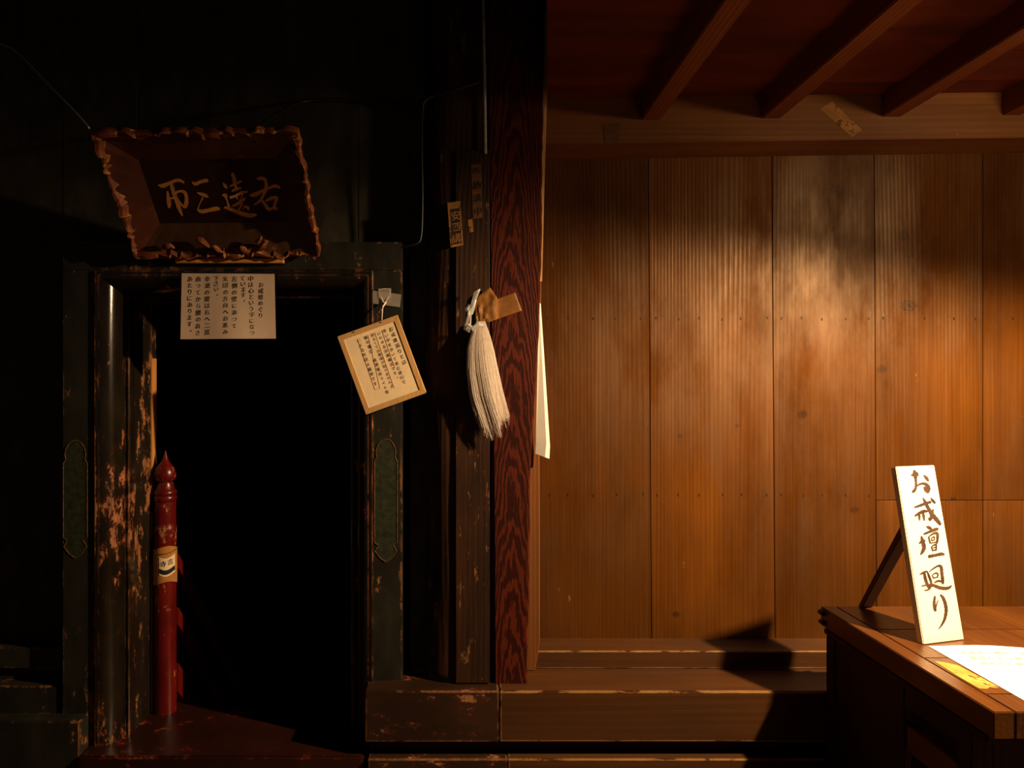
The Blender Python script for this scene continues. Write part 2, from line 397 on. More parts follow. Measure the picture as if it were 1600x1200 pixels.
# back wall of wide cedar planks
mb = MB()
seam = [(800, 800), (1013, 1018), (1206, 1211), (1366, 1370), (1536, 1536), (1740, 1740), (1960, 1960), (2200, 2200)]
ZB = EYE - 1.10; ZJ = PZ(782, Y_WALL)
for i in range(len(seam) - 1):
    (a0, a1), (b0, b1) = seam[i], seam[i+1]; g = .0012
    def pl(z0, z1, ya=Y_WALL):
        def X(t, b, z):
            py = VY - (z - EYE) * F / Y_WALL; u = (py - 245) / 755.0
            return PX(t + (b - t) * u, Y_WALL)
        h0, h1 = X(a0, a1, z0) + g, X(b0, b1, z0) - g; k0, k1 = X(a0, a1, z1) + g, X(b0, b1, z1) - g
        mb.hexa([(h0, ya, z0), (h1, ya, z0), (h1, ya+.03, z0), (h0, ya+.03, z0), (k0, ya, z1), (k1, ya, z1), (k1, ya+.03, z1), (k0, ya+.03, z1)])
    if i < 3: pl(ZB, Z_WT + .09)
    else:
        pl(ZB, ZJ - .001); pl(ZJ + .001, Z_WT + .09, Y_WALL + .001)
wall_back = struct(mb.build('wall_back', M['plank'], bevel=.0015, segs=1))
mb = MB(); mb.box(.0, 4.6, Y_WALL + .034, Y_WALL + .06, 0, 3.3); struct(mb.build('wall_back_backing', M['void']))
mb = MB()
for row, y0 in ((498, 0), (773, 1)):
    for x in (857, 888, 927, 963, 1003, 1027, 1061, 1094, 1128, 1157, 1197, 1220, 1254, 1285, 1323, 1357, 1380, 1447, 1490, 1525, 1583):
        if y0 and x > 1360: continue
        p = P(x + random.uniform(-2, 2), row + random.uniform(-1.5, 1.5), Y_WALL)
        mb.box(p.x-.0025, p.x+.0025, Y_WALL-.0015, Y_WALL+.004, p.z-.005, p.z+.005)
p = P(1490, 779, Y_WALL); mb.box(p.x-.009, p.x+.009, Y_WALL-.001, Y_WALL+.003, p.z-.005, p.z+.004)
mb.build('nails', M['nail'], wall_back)

# beam across the top of that wall
yb = 2.934
mb = MB(); x0, x1 = .30, 4.6
mb.hexa([(x0, yb, Z_WT+tz(x0)), (x1, yb, Z_WT+tz(x1)), (x1, 3.2, Z_WT+tz(x1)), (x0, 3.2, Z_WT+tz(x0)),
         (x0, yb, EYE+1.17+tz(x0)), (x1, yb, EYE+1.17+tz(x1)), (x1, 3.2, EYE+1.17+tz(x1)), (x0, 3.2, EYE+1.17+tz(x0))])
struct(mb.build('wall_beam', M['beam'], bevel=.004))
# ceiling boards laid along the beam, each lapping over the next
mb = MB(); ye = yb + .03; k = 0
ys = [2.965, 2.80, 2.54, 2.37, 2.05, 1.74, 1.43, 1.12, .80, .48, .16, -.2, -.6, -1.0, -1.6]
for i in range(len(ys) - 1):
    a, b = ys[i+1], ys[i]
    xa_, xb_, x1 = max(.24, .1205 * a), max(.24, .1205 * (b + .01)), 4.6; x0 = xb_
    z = EYE + 1.134
    mb.hexa([(xa_, a, z+tz(x0)+.010), (x1, a, z+tz(x1)+.010), (x1, b+.01, z+tz(x1)), (xb_, b+.01, z+tz(x0)),
             (xa_, a, z+tz(x0)+.022), (x1, a, z+tz(x1)+.022), (x1, b+.01, z+tz(x1)+.012), (xb_, b+.01, z+tz(x0)+.012)])
struct(mb.build('ceiling', M['ceiling']))
for i, px in enumerate((813, 1002, 1190, 1378, 1565, 1753, 1942, 2130)):
    xa = PX(px, yb); xb = xa + .075
    if i == 0: continue
    zb = EYE + 1.046 + tz(xa); zt = EYE + 1.15 + tz(xa)
    struct(MB().box(xa, xb, -1.6, yb + .02, zb, zt).build('ceiling_beam', M['joist'], bevel=.004))
struct(MB().box(-4.2, 4.6, -1.6, 3.6, 3.30, 3.34).build('ceiling_upper', M['void']))

# square red-brown pillar, wider at the top, its right edge worn
mb = MB(); rows = []
prof = [(1066, 770, 824), (1000, 769.5, 825), (900, 769, 827), (760, 768, 828.5), (680, 767, 832), (600, 765.5, 837), (500, 764, 843), (400, 763, 846), (200, 761, 849), (0, 760, 851), (-190, 759, 853)]
yf = 2.87
for i in range(len(prof) - 1):
    pass
N = 90
def prof_at(py):
    for i in range(len(prof) - 1):
        a, b = prof[i], prof[i+1]
        if a[0] >= py >= b[0]:
            t = (a[0] - py) / (a[0] - b[0]); return a[1] + (b[1]-a[1])*t, a[2] + (b[2]-a[2])*t
for i in range(N + 1):
    py = 1066 + (-190 - 1066) * i / N; l, r = prof_at(py)
    z = EYE - 1.1546 if i == 0 else PZ(py, yf)
    xl, xr = PX(l, yf), PX(r, yf) + .004 * noise.noise((py * .045, 1.3, 0)) + .002 * noise.noise((py * .17, 4, 0))
    rows.append([Vector((xl, yf + .012, z)), Vector((xl + .012, yf, z)), Vector((xl*.5+xr*.5, yf, z)), Vector((xr - .006, yf, z)), Vector((xr, yf + .008, z)), Vector((xr - .004, yf + .13, z)), Vector((xl, yf + .13, z))])
vv = mb.grid(rows, True); mb.bm.faces.new(vv[0]); mb.bm.faces.new(vv[-1])
struct(mb.build('pillar', M['red_pillar']), 'square red-brown pillar with arched grain between the dark doorway and the plank wall', 'pillar')
# lit jamb strip between pillar and planks
mb = MB(); yj = 3.0; rows = []
for py, r in ((1047, 836), (1030, 840), (1000, 844), (900, 844), (720, 843.5), (440, 846), (300, 849), (0, 858), (-190, 862)):
    z = PZ(py, yj); xr = PX(r, yj)
    rows.append([Vector((.225, yj, z)), Vector((xr - .004, yj, z)), Vector((xr, yj + .006, z)), Vector((xr, yj + .16, z)), Vector((.225, yj + .16, z))])
vv = mb.grid(rows, True); mb.bm.faces.new(vv[0]); mb.bm.faces.new(vv[-1])
struct(mb.build('wall_jamb', M['jamb']))

# pale strip added for the bright lit edge between pillar and beam
mb = MB(); rows = []
for py, l, r in ((440, 842, 847), (300, 846, 850.5), (150, 848, 855), (0, 849, 859), (-190, 850, 864)):
    z = PZ(py, 2.90); a, c = PX(l, 2.90), PX(r, 2.90); rows.append([Vector((a, 2.90, z)), Vector((c, 2.90, z)), Vector((c, 2.928, z)), Vector((a, 2.928, z))])
vv = mb.grid(rows, True); mb.bm.faces.new(vv[0]); mb.bm.faces.new(vv[-1])
struct(mb.build('lit_edge_strip', M['tag_wood']))

# old round post behind the pillar, gnarled
mb = MB(); rows = []; cx, cy, rad = .020, 3.022, .152; K = 40
for i in range(80):
    z = EYE - 1.1546 + (3.26 - (EYE - 1.1546)) * i / 79
    r = []
    for j in range(K):
        a = 2*math.pi*j/K
        sq = (abs(math.cos(a)) ** 3.2 + abs(math.sin(a)) ** 3.2) ** (-1 / 3.2)
        rr = rad * sq * .97 * (1 + .05 * noise.noise((math.cos(a)*1.2, math.sin(a)*1.2, z*1.6)) + .018 * noise.noise((math.cos(a)*6, math.sin(a)*6, z*2.5)))
        r.append(Vector((cx + rr*math.cos(a), min(cy + rr*math.sin(a), 3.05), z)))
    rows.append(r)
vv = mb.grid(rows, True); mb.bm.faces.new(vv[0]); mb.bm.faces.new(vv[-1])
post = struct(mb.build('round_pillar', M['old_post'], smooth=True), 'dark round wooden pillar standing behind the square red-brown pillar', 'pillar')
# flat repair board let into its face
mb = MB(); x0, x1 = PX(712, 2.86), PX(765, 2.86)
mb.prism([(x0, 2.862, EYE-1.15), (x1, 2.862, EYE-1.15), (x1, 2.862, PZ(233, 2.862)), (x0, 2.862, PZ(235, 2.862))], (0, .05, 0))
mb.build('repair_board', wood('repair_board_wood', (.030, .010, .0035), (.10, .040, .012), 'z', 34, .55, .85, .9, spec=.25, ring=.0, along=.25, fine_amt=.18, chips=.60, chip_col=(.17, .075, .024)), post, bevel=.002, segs=1)

# ledge in front of both : worn lacquered block on the left, bare wood to the right
zL = EYE - 1.1546; yL = 2.80
xa, xm = PX(570, yL), PX(780, yL)
mb = MB(); mb.box(xa, xm - .0008, yL, 3.05, zL - .1925, zL)
struct(mb.build('sill_lacquered', M['sill_lacquer'], bevel=.004))
mb = MB(); mb.box(xm + .0008, 4.6, yL, 3.17, zL - .1925, zL)
struct(mb.build('sill_wooden', M['sill_wood'], bevel=.005))
struct(MB().box(xa + .012, 4.6, yL + .055, 3.05, zL - .26, zL - .1925).build('sill_recess', M['recess']))
zS = EYE - 1.405
mb = MB(); mb.box(xa + .012, xm + .03, yL - .01, 3.05, 0, zS); struct(mb.build('sill_lower_lacquered', M['sill_lacquer'], bevel=.004))
mb = MB(); mb.box(xm + .032, 4.6, yL - .01, 3.05, 0, zS); struct(mb.build('sill_lower_wooden', M['sill_wood'], bevel=.004))
# baseboard with sloped top against the planks
mb = MB(); x0 = PX(835, 3.02)
pr = [(3.02, zL), (3.02, EYE - 1.083), (3.14, EYE - 1.072), (3.17, EYE - 1.072), (3.17, zL)]
mb.grid([[Vector((x0 + (y - 3.02) * .22, y, z)) for y, z in pr], [Vector((4.6, y, z)) for y, z in pr]], True)
vs0 = list(mb.bm.verts); mb.bm.faces.new(vs0[:5]); mb.bm.faces.new(vs0[5:])
struct(mb.build('baseboard_back', M['sill_wood'], bevel=.003))

# dark board wall around the doorway
YD = 3.03
mb = MB()
cuts = [-420, -300, -180, -60, 98, 214, 325, 440, 560, 640, 720]
for i in range(len(cuts) - 1):
    a, b = PX(cuts[i], YD) + .001, PX(cuts[i+1], YD) - .001
    zlow = 0 if cuts[i+1] <= 98 or cuts[i] >= 640 else PZ(400, YD)
    mb.box(a, b, YD + .002 * (i % 2), YD + .03, zlow, 3.3)
struct(mb.build('wall_left', M['dark_wall'], bevel=.0015, segs=1))
mb = MB(); mb.box(PX(560, YD), .1, YD + .04, YD + .06, 0, 3.3); struct(mb.build('wall_left_backing', M['void']))
# stepped plinth left of the door
xr = PX(92, 2.92)
mb = MB(); mb.box(-3.6, xr, 2.95, YD, PZ(1045, 2.95), PZ(1012, 2.95)); mb.box(-3.6, xr - .0, 2.91, YD, .0, PZ(1072, 2.91)); mb.box(-3.6, xr-.02, 2.975, YD, PZ(1072, 2.95), PZ(1045, 2.95))
struct(mb.build('baseboard_left', M['arch'], bevel=.004))
mb = MB(); mb.box(PX(-60, 2.85), PX(128, 2.85), 2.83, 2.91, 0, PZ(1128, 2.83)); struct(mb.build('trim_1', M['arch'], bevel=.004))
# side shell; the rear stays open to let the world fill in
struct(MB().box(-4.24, -4.2, -1.6, 3.6, 0, 3.3).build('wall_far_left', M['void']))
struct(MB().box(4.6, 4.64, -1.6, 3.6, 0, 3.3).build('wall_right', M['plank']))

# ------------------------------------------------------------------ doorway
ya = 2.90
door = bpy.data.objects.new('door_1', None); C.objects.link(door); door.location = (-.87, ya, 0); struct(door, 'black lacquered doorway with worn moulding opening into darkness', 'doorway')
xl0, xl1 = PX(97, ya), PX(146, ya); xr0, xr1 = PX(581, ya), PX(628, ya)
zt1, zt0 = PZ(378, ya), PZ(423, ya)
MB().box(xl0, xl1, ya, YD - .002, 0.1, zt0).build('architrave', M['arch'], door, bevel=.004)
MB().box(xr0, xr1, ya, YD - .002, zL - .19, zt0).build('architrave', M['arch'], door, bevel=.004)
MB().box(xl0, xr1, ya, YD - .002, zt0, zt1).build('head_board', M['arch'], door, bevel=.004)
# bolection moulding on three sides
ym = 2.88
XL, XR, ZT = PX(145, ym), PX(582, ym), PZ(422, ym)
ZS_T = EYE - 1.405     # top of the threshold
prf = [(-.001, .06), (-.001, .014), (.002, .010), (.013, .010), (.016, .011), (.017, .014)]
for i in range(13):
    a = i / 12 * math.pi / 2
    prf.append((.018 + .064 * math.sin(a), .010 + .095 * (1 - math.cos(a))))
prf += [(.083, .101), (.087, .0985), (.094, .0985), (.098, .103), (.099, .125), (.099, .145)]
def side(sgn, x):
    b = MB(); rows = []
    for tt in range(9):
        rows.append([Vector((x + sgn * w, ym + d, (ZT - w) + (ZS_T - (ZT - w)) * tt / 8)) for w, d in prf])
    b.grid(rows); return smooth_angle(b.build('moulding', M['mould'], door), 35)
side(1, XL); side(-1, XR)
b = MB(); b.grid([[Vector((XL + w, ym + d, ZT - w)) for w, d in prf], [Vector((XR - w, ym + d, ZT - w)) for w, d in prf]])
smooth_angle(b.build('head_moulding', M['mould'], door), 35)
# inner reveals
xi, xo, zi = XL + .098, XR - .098, ZT - .098
MB().box(xi - .06, xi, 3.0, 3.19, .1, zi + .05).build('jamb', M['jamb_lacquer'], door, bevel=.002)
MB().box(xo, xo + .06, 3.0, 3.24, .1, zi + .05).build('jamb', M['jamb_lacquer'], door, bevel=.002)
MB().box(xi, xo, 3.0, 3.24, zi, zi + .05).build('head_jamb', M['jamb_lacquer'], door, bevel=.002)
# bare stop post at the back of the left jamb, with two mortises
b = MB(); yy0, yy1 = 3.19, 3.24; zt = PZ(560, 3.2); x0, x1 = xi - .06, xi + .003
cutz = [(.1, PZ(882, 3.2)), (PZ(842, 3.2), PZ(800, 3.2)), (PZ(768, 3.2), zt)]
for z0, z1 in cutz: b.box(x0, x1, yy0, yy1, z0, z1)
b.box(x0, x1 - .012, yy0, yy1, PZ(882, 3.2), PZ(842, 3.2)); b.box(x0, x1 - .012, yy0, yy1, PZ(800, 3.2), PZ(768, 3.2))
b.build('door_stop', M['bare'], door)
MB().box(x0, xi, yy0, yy1, zt, zi).build('door_stop_top', M['jamb_lacquer'], door)
# threshold
b = MB(); b.box(PX(122, 2.81), PX(568, 2.81), 2.81, 3.30, 0, ZS_T)
b.build('threshold', M['thresh'], door, bevel=.008)
# painted cartouches on the architraves
def cartouche(x0, x1, y_top, y_bot, parent):
    xc = (x0 + x1) / 2; h = (x1 - x0) / 2; out = []
    n = 14
    for i in range(n + 1):
        a = math.pi * i / n
        out.append((xc - h * .86 * math.cos(a), y_top + h * 1.25 - h * 1.25 * math.sin(a)))
    out = [(x0 + h*.02, y_top + h * 1.9), (x0 + h*.22, y_top + h*1.55)] + out + [(x1 - h*.22, y_top + h*1.55), (x1 - h*.02, y_top + h*1.9)]
    lo = [(x1 - h*.02, y_bot - h*1.7), (x1 - h*.34, y_bot - h*1.45), (x1 - h*.06, y_bot - h*.95), (xc + h*.5, y_bot - h*.35), (xc, y_bot), (xc - h*.5, y_bot - h*.35), (x0 + h*.06, y_bot - h*.95), (x0 + h*.34, y_bot - h*1.45), (x0 + h*.02, y_bot - h*1.7)]
    ring = [P(x, y, ya) for x, y in out + lo]
    b = MB(); b.prism([p + Vector((0, -.0015, 0)) for p in ring], (0, .003, 0)); o = b.build('green_cartouche', M['green'], parent)
    b = MB(); b.tube([p + Vector((0, -.002, 0)) for p in ring + [ring[0]]], .0016, 5, False); b.build('cartouche_border', M['gilt_line'], o)
cartouche(585, 621, 686, 878, door)
cartouche(99, 137, 688, 872, door)
# dark room beyond
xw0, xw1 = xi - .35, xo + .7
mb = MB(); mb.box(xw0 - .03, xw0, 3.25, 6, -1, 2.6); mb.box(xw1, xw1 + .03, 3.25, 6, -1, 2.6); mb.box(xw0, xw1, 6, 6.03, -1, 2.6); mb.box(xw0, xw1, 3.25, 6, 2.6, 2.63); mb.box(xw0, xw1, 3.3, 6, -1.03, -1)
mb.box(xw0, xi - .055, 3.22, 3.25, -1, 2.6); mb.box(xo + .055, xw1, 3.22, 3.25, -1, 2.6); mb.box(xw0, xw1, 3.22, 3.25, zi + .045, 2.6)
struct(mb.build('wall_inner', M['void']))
tag(MB().box(PX(350, 3.5), PX(517, 3.5), 3.46, 3.56, PZ(1122, 3.5), PZ(1107, 3.5)).build('stair_nosing', M['jamb'], bevel=.012, segs=3, origin=P(430, 1122, 3.5)),
    'dim rounded wooden stair edge inside the dark doorway behind the threshold', 'step')

# ------------------------------------------------------------------ vermilion newel post inside the door
yn = 3.20; cxn = PX(258.5, yn)
o = thing('newel_post', (cxn, yn, -.1), 'vermilion newel post with onion-shaped finial and worn paint inside the doorway', 'post')
def zz(py): return PZ(py, yn)
r = 16.8 * yn / F
def pf(l): return [(max(a, .001) * r, zz(y)) for a, y in l]
smooth_angle(MB().lathe((cxn, yn), pf([(.98, 1230), (.98, 905), (.98, 832), (1.02, 829), (1.02, 823), (.9, 819), (.94, 815), (.94, 783)]), 36).build('shaft', M['vermilion'], o), 45)
smooth_angle(MB().lathe((cxn, yn), pf([(.9, 783), (1.0, 781), (1.02, 777), (.97, 774), (.9, 773), (1.0, 771), (.98, 767), (.84, 765), (.74, 758), (.66, 754)]), 36).build('neck_ring', M['vermilion'], o), 45)
smooth_angle(MB().lathe((cxn, yn), pf([(.6, 755), (.62, 752), (.9, 749), (.98, 744), (.98, 739), (.86, 732), (.6, 726), (.35, 721), (.2, 715), (.08, 707), (.0, 703)]), 36).build('finial', M['vermilion'], o), 45)
for py, hgt in ((868, 22), (952, 28), (1040, 46)):
    b = MB(); x0, x1 = cxn - .006, cxn + .045; z = PZ(py, yn); h = hgt * yn / F; d = 1.1
    b.hexa([(x1-.03, yn + .03, z - h), (x1, yn + .03, z - h), (x1 + .02, yn + d, z - h - d*.95), (x1 - .03, yn + d, z - h - d*.95),
            (x1-.03, yn + .03, z), (x1, yn + .03, z), (x1 + .02, yn + d, z - d*.95), (x1 - .03, yn + d, z - d*.95)])
    b.build('rail', M['red_rail'], o)
# tan card wrapped round it with a small printed label
o = thing('wrapped_card', (cxn, yn - r, zz(910)), 'tan card taped round the vermilion newel post with a small black and cream label', 'card')
def arc(b, a0, a1, y0, y1, rr, n=20):
    rows = []
    for py in (y1, y0):
        rows.append([Vector((cxn + rr * math.sin(a0 + (a1-a0)*i/n), yn - rr * math.cos(a0 + (a1-a0)*i/n), zz(py + 3 * math.sin(i * .35)))) for i in range(n + 1)])
    b.grid(rows)
b = MB(); arc(b, -1.7, 1.7, 853, 908, r * 1.06); ob = b.build('card', M['tan_card'], o, smooth=True)
b = MB(); arc(b, -.15, 1.25, 866, 894, r * 1.08, 12); ob = b.build('label', M['label_paper'], o, smooth=True)
b2 = MB(); arc(b2, -.12, 1.22, 884, 891, r * 1.095, 12); b2.build('black_band', M['ink'], ob, smooth=True)
b3 = MB()
put_char(b3, '寺', Vector((cxn + r*.25, yn - r*1.09, zz(877))), Vector((.97, .25, 0)), Vector((0, 0, 1)), .026)
put_char(b3, '言', Vector((cxn + r*.82, yn - r*.82, zz(874))), Vector((.66, .75, 0)), Vector((0, 0, 1)), .026)
b3.build('lettering', M['ink'], ob)
b = MB(); b.tube([Vector((cxn + r*1.09*math.sin(a), yn - r*1.09*math.cos(a), zz(858 + 4*math.cos(a*1.3)))) for a in [(-1.7 + 3.4*i/20) for i in range(21)]], .0016, 6); b.build('string', M['slip_dark'], o)

# ------------------------------------------------------------------ hanging plaque over the door
TL, TR, BL, BR = P(143, 208, 2.50), P(466, 204, 2.50), P(215, 401, 2.85), P(498, 398, 2.85)
u = (TR - TL).normalized(); v = ((TL + TR) - (BL + BR)).normalized(); nn = u.cross(v).normalized()
if nn.y > 0: nn = -nn
back = -nn
plq = thing('hanging_plaque', (BL + BR) / 2, 'tilted carved wooden plaque with gold brushed characters hanging above the doorway', 'plaque')
iu, it, ib, rc = .105, .125, .115, .048
iTL, iTR = TL + u*iu - v*it + back*rc, TR - u*iu - v*it + back*rc
iBL, iBR = BL + u*iu + v*ib + back*rc, BR - u*iu + v*ib + back*rc
b = MB(); e = .01
b.hexa([iBL - u*e - v*e, iBR + u*e - v*e, iBR + u*e - v*e + back*.015, iBL - u*e - v*e + back*.015, iTL - u*e + v*e, iTR + u*e + v*e, iTR + u*e + v*e + back*.015, iTL - u*e + v*e + back*.015])
panel = b.build('panel', M['plaque_panel'], plq)
def frame_side(o0, o1, i0, i1, out, mat, seed):
    b = MB(); N = 26; front = []; bk = []
    for i in range(N + 1):
        t = i / N; wob = 0 if i in (0, N) else .010 * noise.noise((t * 6, seed, 0)) + .006 * noise.noise((t * 17, seed, 5))
        O = o0.lerp(o1, t) + out * wob; I = i0.lerp(i1, t)
        front.append([O, O.lerp(I, .33), O.lerp(I, .66), I]); bk.append([O + back*.02, I + back*.02])
    b.grid(front); b.grid(bk)
    b.grid([[f[0] for f in front], [q[0] for q in bk]]); b.grid([[f[3] for f in front], [q[1] for q in bk]])
    bmesh.ops.remove_doubles(b.bm, verts=b.bm.verts, dist=1e-5)
    fr = b.build('frame_side', mat, plq)
    # carved rim of overlapping scroll pieces
    b = MB(); rows = []; K = 110; rnd = random.Random(int(seed * 100))
    lob = [rnd.uniform(.05, .13) for _ in range(12)]; pos = []; tot = 0
    for l in lob: pos.append(tot); tot += l
    inn = ((i0 + i1) - (o0 + o1)); inn = (inn - back * inn.dot(back)); ax = (o1 - o0).normalized(); inn = (inn - ax * inn.dot(ax)).normalized()
    for i in range(K + 1):
        t = i / K; tt = min(t * tot, tot - 1e-6); j = max(k for k in range(len(pos)) if pos[k] <= tt + 1e-9); q = (tt - pos[j]) / lob[j]
        rise = .004 + .013 * q ** 1.4 if j % 3 else .010 + .006 * math.sin(q * math.pi)
        wid = (.026 + .010 * math.sin(q * 2.6 + j) + .007 * noise.noise((t * 9, seed, 3))) * (.55 if 0 < i < K and j % 4 == 2 and q > .8 else 1)
        o = o0.lerp(o1, t) + out * (.003 + .010 * noise.noise((t * 6, seed, 0)) + .007 * math.sin(q * math.pi) * (1 if j % 2 else .3))
        rows.append([o + back * .018, o - back * .002, o - back * rise + inn * .005, o - back * rise * .9 + inn * wid * .55, o + inn * wid + back * (rc * .22), o + inn * wid * .8 + back * .022])
    vv = b.grid(rows, True); b.bm.faces.new(vv[0]); b.bm.faces.new(vv[-1]); smooth_angle(b.build('carved_rim', M['plaque_rim'], fr), 28)
frame_side(TL, TR, iTL, iTR, v, M['plaque'], 1.1)
frame_side(BL, BR, iBL, iBR, -v, M['plaque_low'], 2.7)
frame_side(TL, BL, iTL, iBL, -u, M['plaque'], 4.2)
frame_side(TR, BR, iTR, iBR, u, M['plaque'], 6.6)
# carved curls standing on the foot of the frame
for k, (px, py, w) in enumerate([(266, 388, 10), (318, 381, 12), (341, 388, 9), (384, 385, 11), (404, 372, 8), (412, 383, 12)]):
    b = MB(); c = ray_plane(px, py, BL, nn) + nn * .004; w = w * 2.75 / F
    pts = [c + u * (w * (q - .5) * 1.5) + v * (w * .7 * math.sin(q * 3 + k)) for q in (0, .2, .4, .6, .8, 1)]
    b.tube(pts, [w*.2, w*.42, w*.5, w*.42, w*.3, w*.1], 6); b.build('scroll', M['plaque_rim'], plq)
ipl = lambda x, y: ray_plane(x, y, iTL, nn)
b = MB()
brush(b, [[(40,380,30),(150,400,105),(300,340,90),(450,280,75),(560,262,80),(680,320,50)], [(360,350,80),(420,560,100),(500,780,100),(570,980,95),(640,1150,30)],
          [(270,540,40),(290,700,95),(310,850,105),(310,940,60)], [(330,720,40),(420,690,50),(500,565,60),(600,535,60),(700,570,85),(745,700,85),(735,850,105),(700,930,70),(600,840,40),(520,700,25)],
          [(890,310,40),(970,355,85),(1100,300,85),(1240,268,85),(1270,300,40)], [(1010,570,20),(1120,610,80),(1230,650,80),(1290,690,20)], [(1150,700,40),(1090,820,28),(1030,980,25)],
          [(1020,990,40),(1120,1040,95),(1300,1010,95),(1480,970,105),(1570,980,60)]], ipl, nn, .0012, 16, (245, 265))
brush(b, [[(130,310,30),(175,370,75),(220,430,40)], [(110,600,30),(180,600,95),(210,680,40),(240,780,40),(270,860,60)], [(150,895,20),(230,890,80),(350,940,80),(500,1000,95),(650,1050,105),(800,1070,95),(910,1050,45)],
          [(350,90,75),(390,220,90),(410,340,75),(430,400,50)], [(290,380,40),(400,340,55),(550,270,50)], [(340,500,40),(450,450,80),(550,430,45)], [(300,650,65),(420,610,60),(560,540,65),(700,510,55)],
          [(440,620,45),(470,690,25)], [(540,500,30),(580,600,36),(520,690,20)], [(340,860,40),(480,790,75),(600,700,70),(650,660,30)], [(580,790,55),(530,880,45),(490,950,45)], [(600,930,20),(640,860,40),(710,890,75),(730,940,50)],
          [(930,210,50),(1020,200,85),(1110,230,70),(1140,330,78),(1130,450,85),(1060,620,65),(980,740,55),(850,825,28)], [(770,600,55),(880,580,105),(1020,510,75),(1180,440,55),(1340,380,80),(1460,420,55)],
          [(1030,700,55),(1120,820,75),(1200,920,75),(1300,900,55),(1390,910,75)], [(1130,730,45),(1250,670,80),(1380,650,72),(1360,760,65),(1320,870,55)]], ipl, nn, .0012, 15, (340, 265))
b.build('lettering', M['gold'], panel)
# bare wooden bracket that carries the plaque's foot
mb = MB(); mb.box(PX(272, 2.86), PX(442, 2.86), 2.868, 2.899, PZ(410, 2.86), PZ(403, 2.86))
tag(mb.build('plaque_bracket', M['bare'], bevel=.002, origin=P(357, 409, 2.87)), 'bare yellow wooden bracket strip under the foot of the carved plaque', 'bracket')

# ------------------------------------------------------------------ notice sheet over the door
yp = 2.868
nt = thing('notice_sheet', P(356, 530, yp), 'unframed paper notice with nine columns of black writing hanging from the door head', 'notice')
def curl(s, t): return .003 * math.sin(s * 9) * (.3 + t) + .004 * t * (abs(s-.5) * 2) ** 3 - .004 * t
b = MB(); rows = []
for i in range(9):
    t = i / 8; row = []
    for j in range(13):
        s = j / 12
        px = (284 + (429 - 284) * s) * (1-t) + (282 + (431 - 282) * s) * t; py = (427 + s) * (1-t) + (530 - s) * t
        p = P(px, py, yp); p.y += curl(s, t)
        row.append(p)
    rows.append(row)
b.grid(rows); sh = b.build('sheet', M['paper_aged'], nt, smooth=True)
b = MB(); fl = lambda x, y: P(x, y, yp)
nf = Vector((0, -1, 0))
for text, a, e in [('お戒壇めぐり', (1225, 225), (1222, 735)), ('中は心という字になつ', (1085, 140), (1105, 975)), ('ています。', (975, 140), (985, 525)), ('左側の壁に添つて', (858, 140), (868, 885)),
                   ('矢印の方向へお進み', (738, 140), (742, 965)), ('下さい。', (605, 140), (612, 440)), ('幸運の鍵は右へ二度', (482, 140), (480, 970)), ('曲つてから腰の高さ', (357, 140), (350, 980)), ('あたりにあります。', (238, 140), (235, 945))]:
    column(b, text, a, e, fl, nf, 0, 78 / 8.889 * yp / F, (270, 415), 8.889)
for q in b.bm.verts:
    px, py = VX + q.co.x * F / yp, VY - (q.co.z - EYE) * F / yp
    q.co.y = yp + curl((px - 283) / 146, (py - 427) / 103) - .0009
b.build('lettering', M['ink'], sh)

# ------------------------------------------------------------------ framed wooden notice hanging askew
yt = 2.84
ang_c = [P(x, y, yt) for x, y in ((527, 526), (621, 492), (666, 612), (572, 648))]   # TL TR BR BL
tl, tr, br, bl = ang_c; uu = (tr - tl).normalized(); dd = (bl - tl).normalized(); nf = Vector((0, -1, 0))
tg = thing('framed_notice', (bl + br) / 2, 'small pale wood framed notice hanging askew on a string beside the doorway', 'notice')
b = MB(); b.prism([tl, tr, br, bl], (0, .010, 0)); b.build('backboard', M['tag_wood'], tg)
W_, H_ = (tr - tl).length, (bl - tl).length
def at(a, c, y=0.0): return tl + (tr - tl) * (a / W_) + (bl - tl) * (c / H_) + Vector((0, y, 0))
fw = .020
for q in ([(0, 0), (W_, 0), (W_-fw, fw), (fw, fw)], [(0, H_), (fw, H_-fw), (W_-fw, H_-fw), (W_, H_)], [(0, 0), (fw, fw), (fw, H_-fw), (0, H_)], [(W_, 0), (W_, H_), (W_-fw, H_-fw), (W_-fw, fw)]):
    b = MB(); b.prism([at(a, c, -.0045) for a, c in q], (0, .0045, 0)); b.build('frame_bar', M['tag_wood'], tg, bevel=.0012, segs=1)
b = MB(); b.prism([at(a, c, -.0018) for a, c in ((fw*.8, fw*.8), (W_-fw*1.0, fw*.8), (W_-fw, H_-fw), (fw, H_-fw))], (0, .0012, 0)); pp = b.build('paper', M['tag_paper'], tg)
ft = lambda x, y: P(x, y, yt - .003)
b = MB()
for text, a, e, sz in [('お戒壇巡りとは', (672, 150), (850, 600), 56), ('暗い中を歩いて進む修行で', (598, 175), (845, 830), 46), ('いわゆる宗教儀式です。', (532, 205), (765, 775), 44),
                       ('明るくては意味が有りませんよ', (458, 230), (700, 868), 42), ('懐中電灯 携帯電話ライト等', (380, 255), (650, 945), 46), ('による照明は厳禁です', (295, 285), (510, 850), 46)]:
    column(b, text, a, e, ft, nf, 0, sz / 7.5 * yt / F, (520, 490), 7.5)
b.build('lettering', M['ink'], pp)
b = MB()
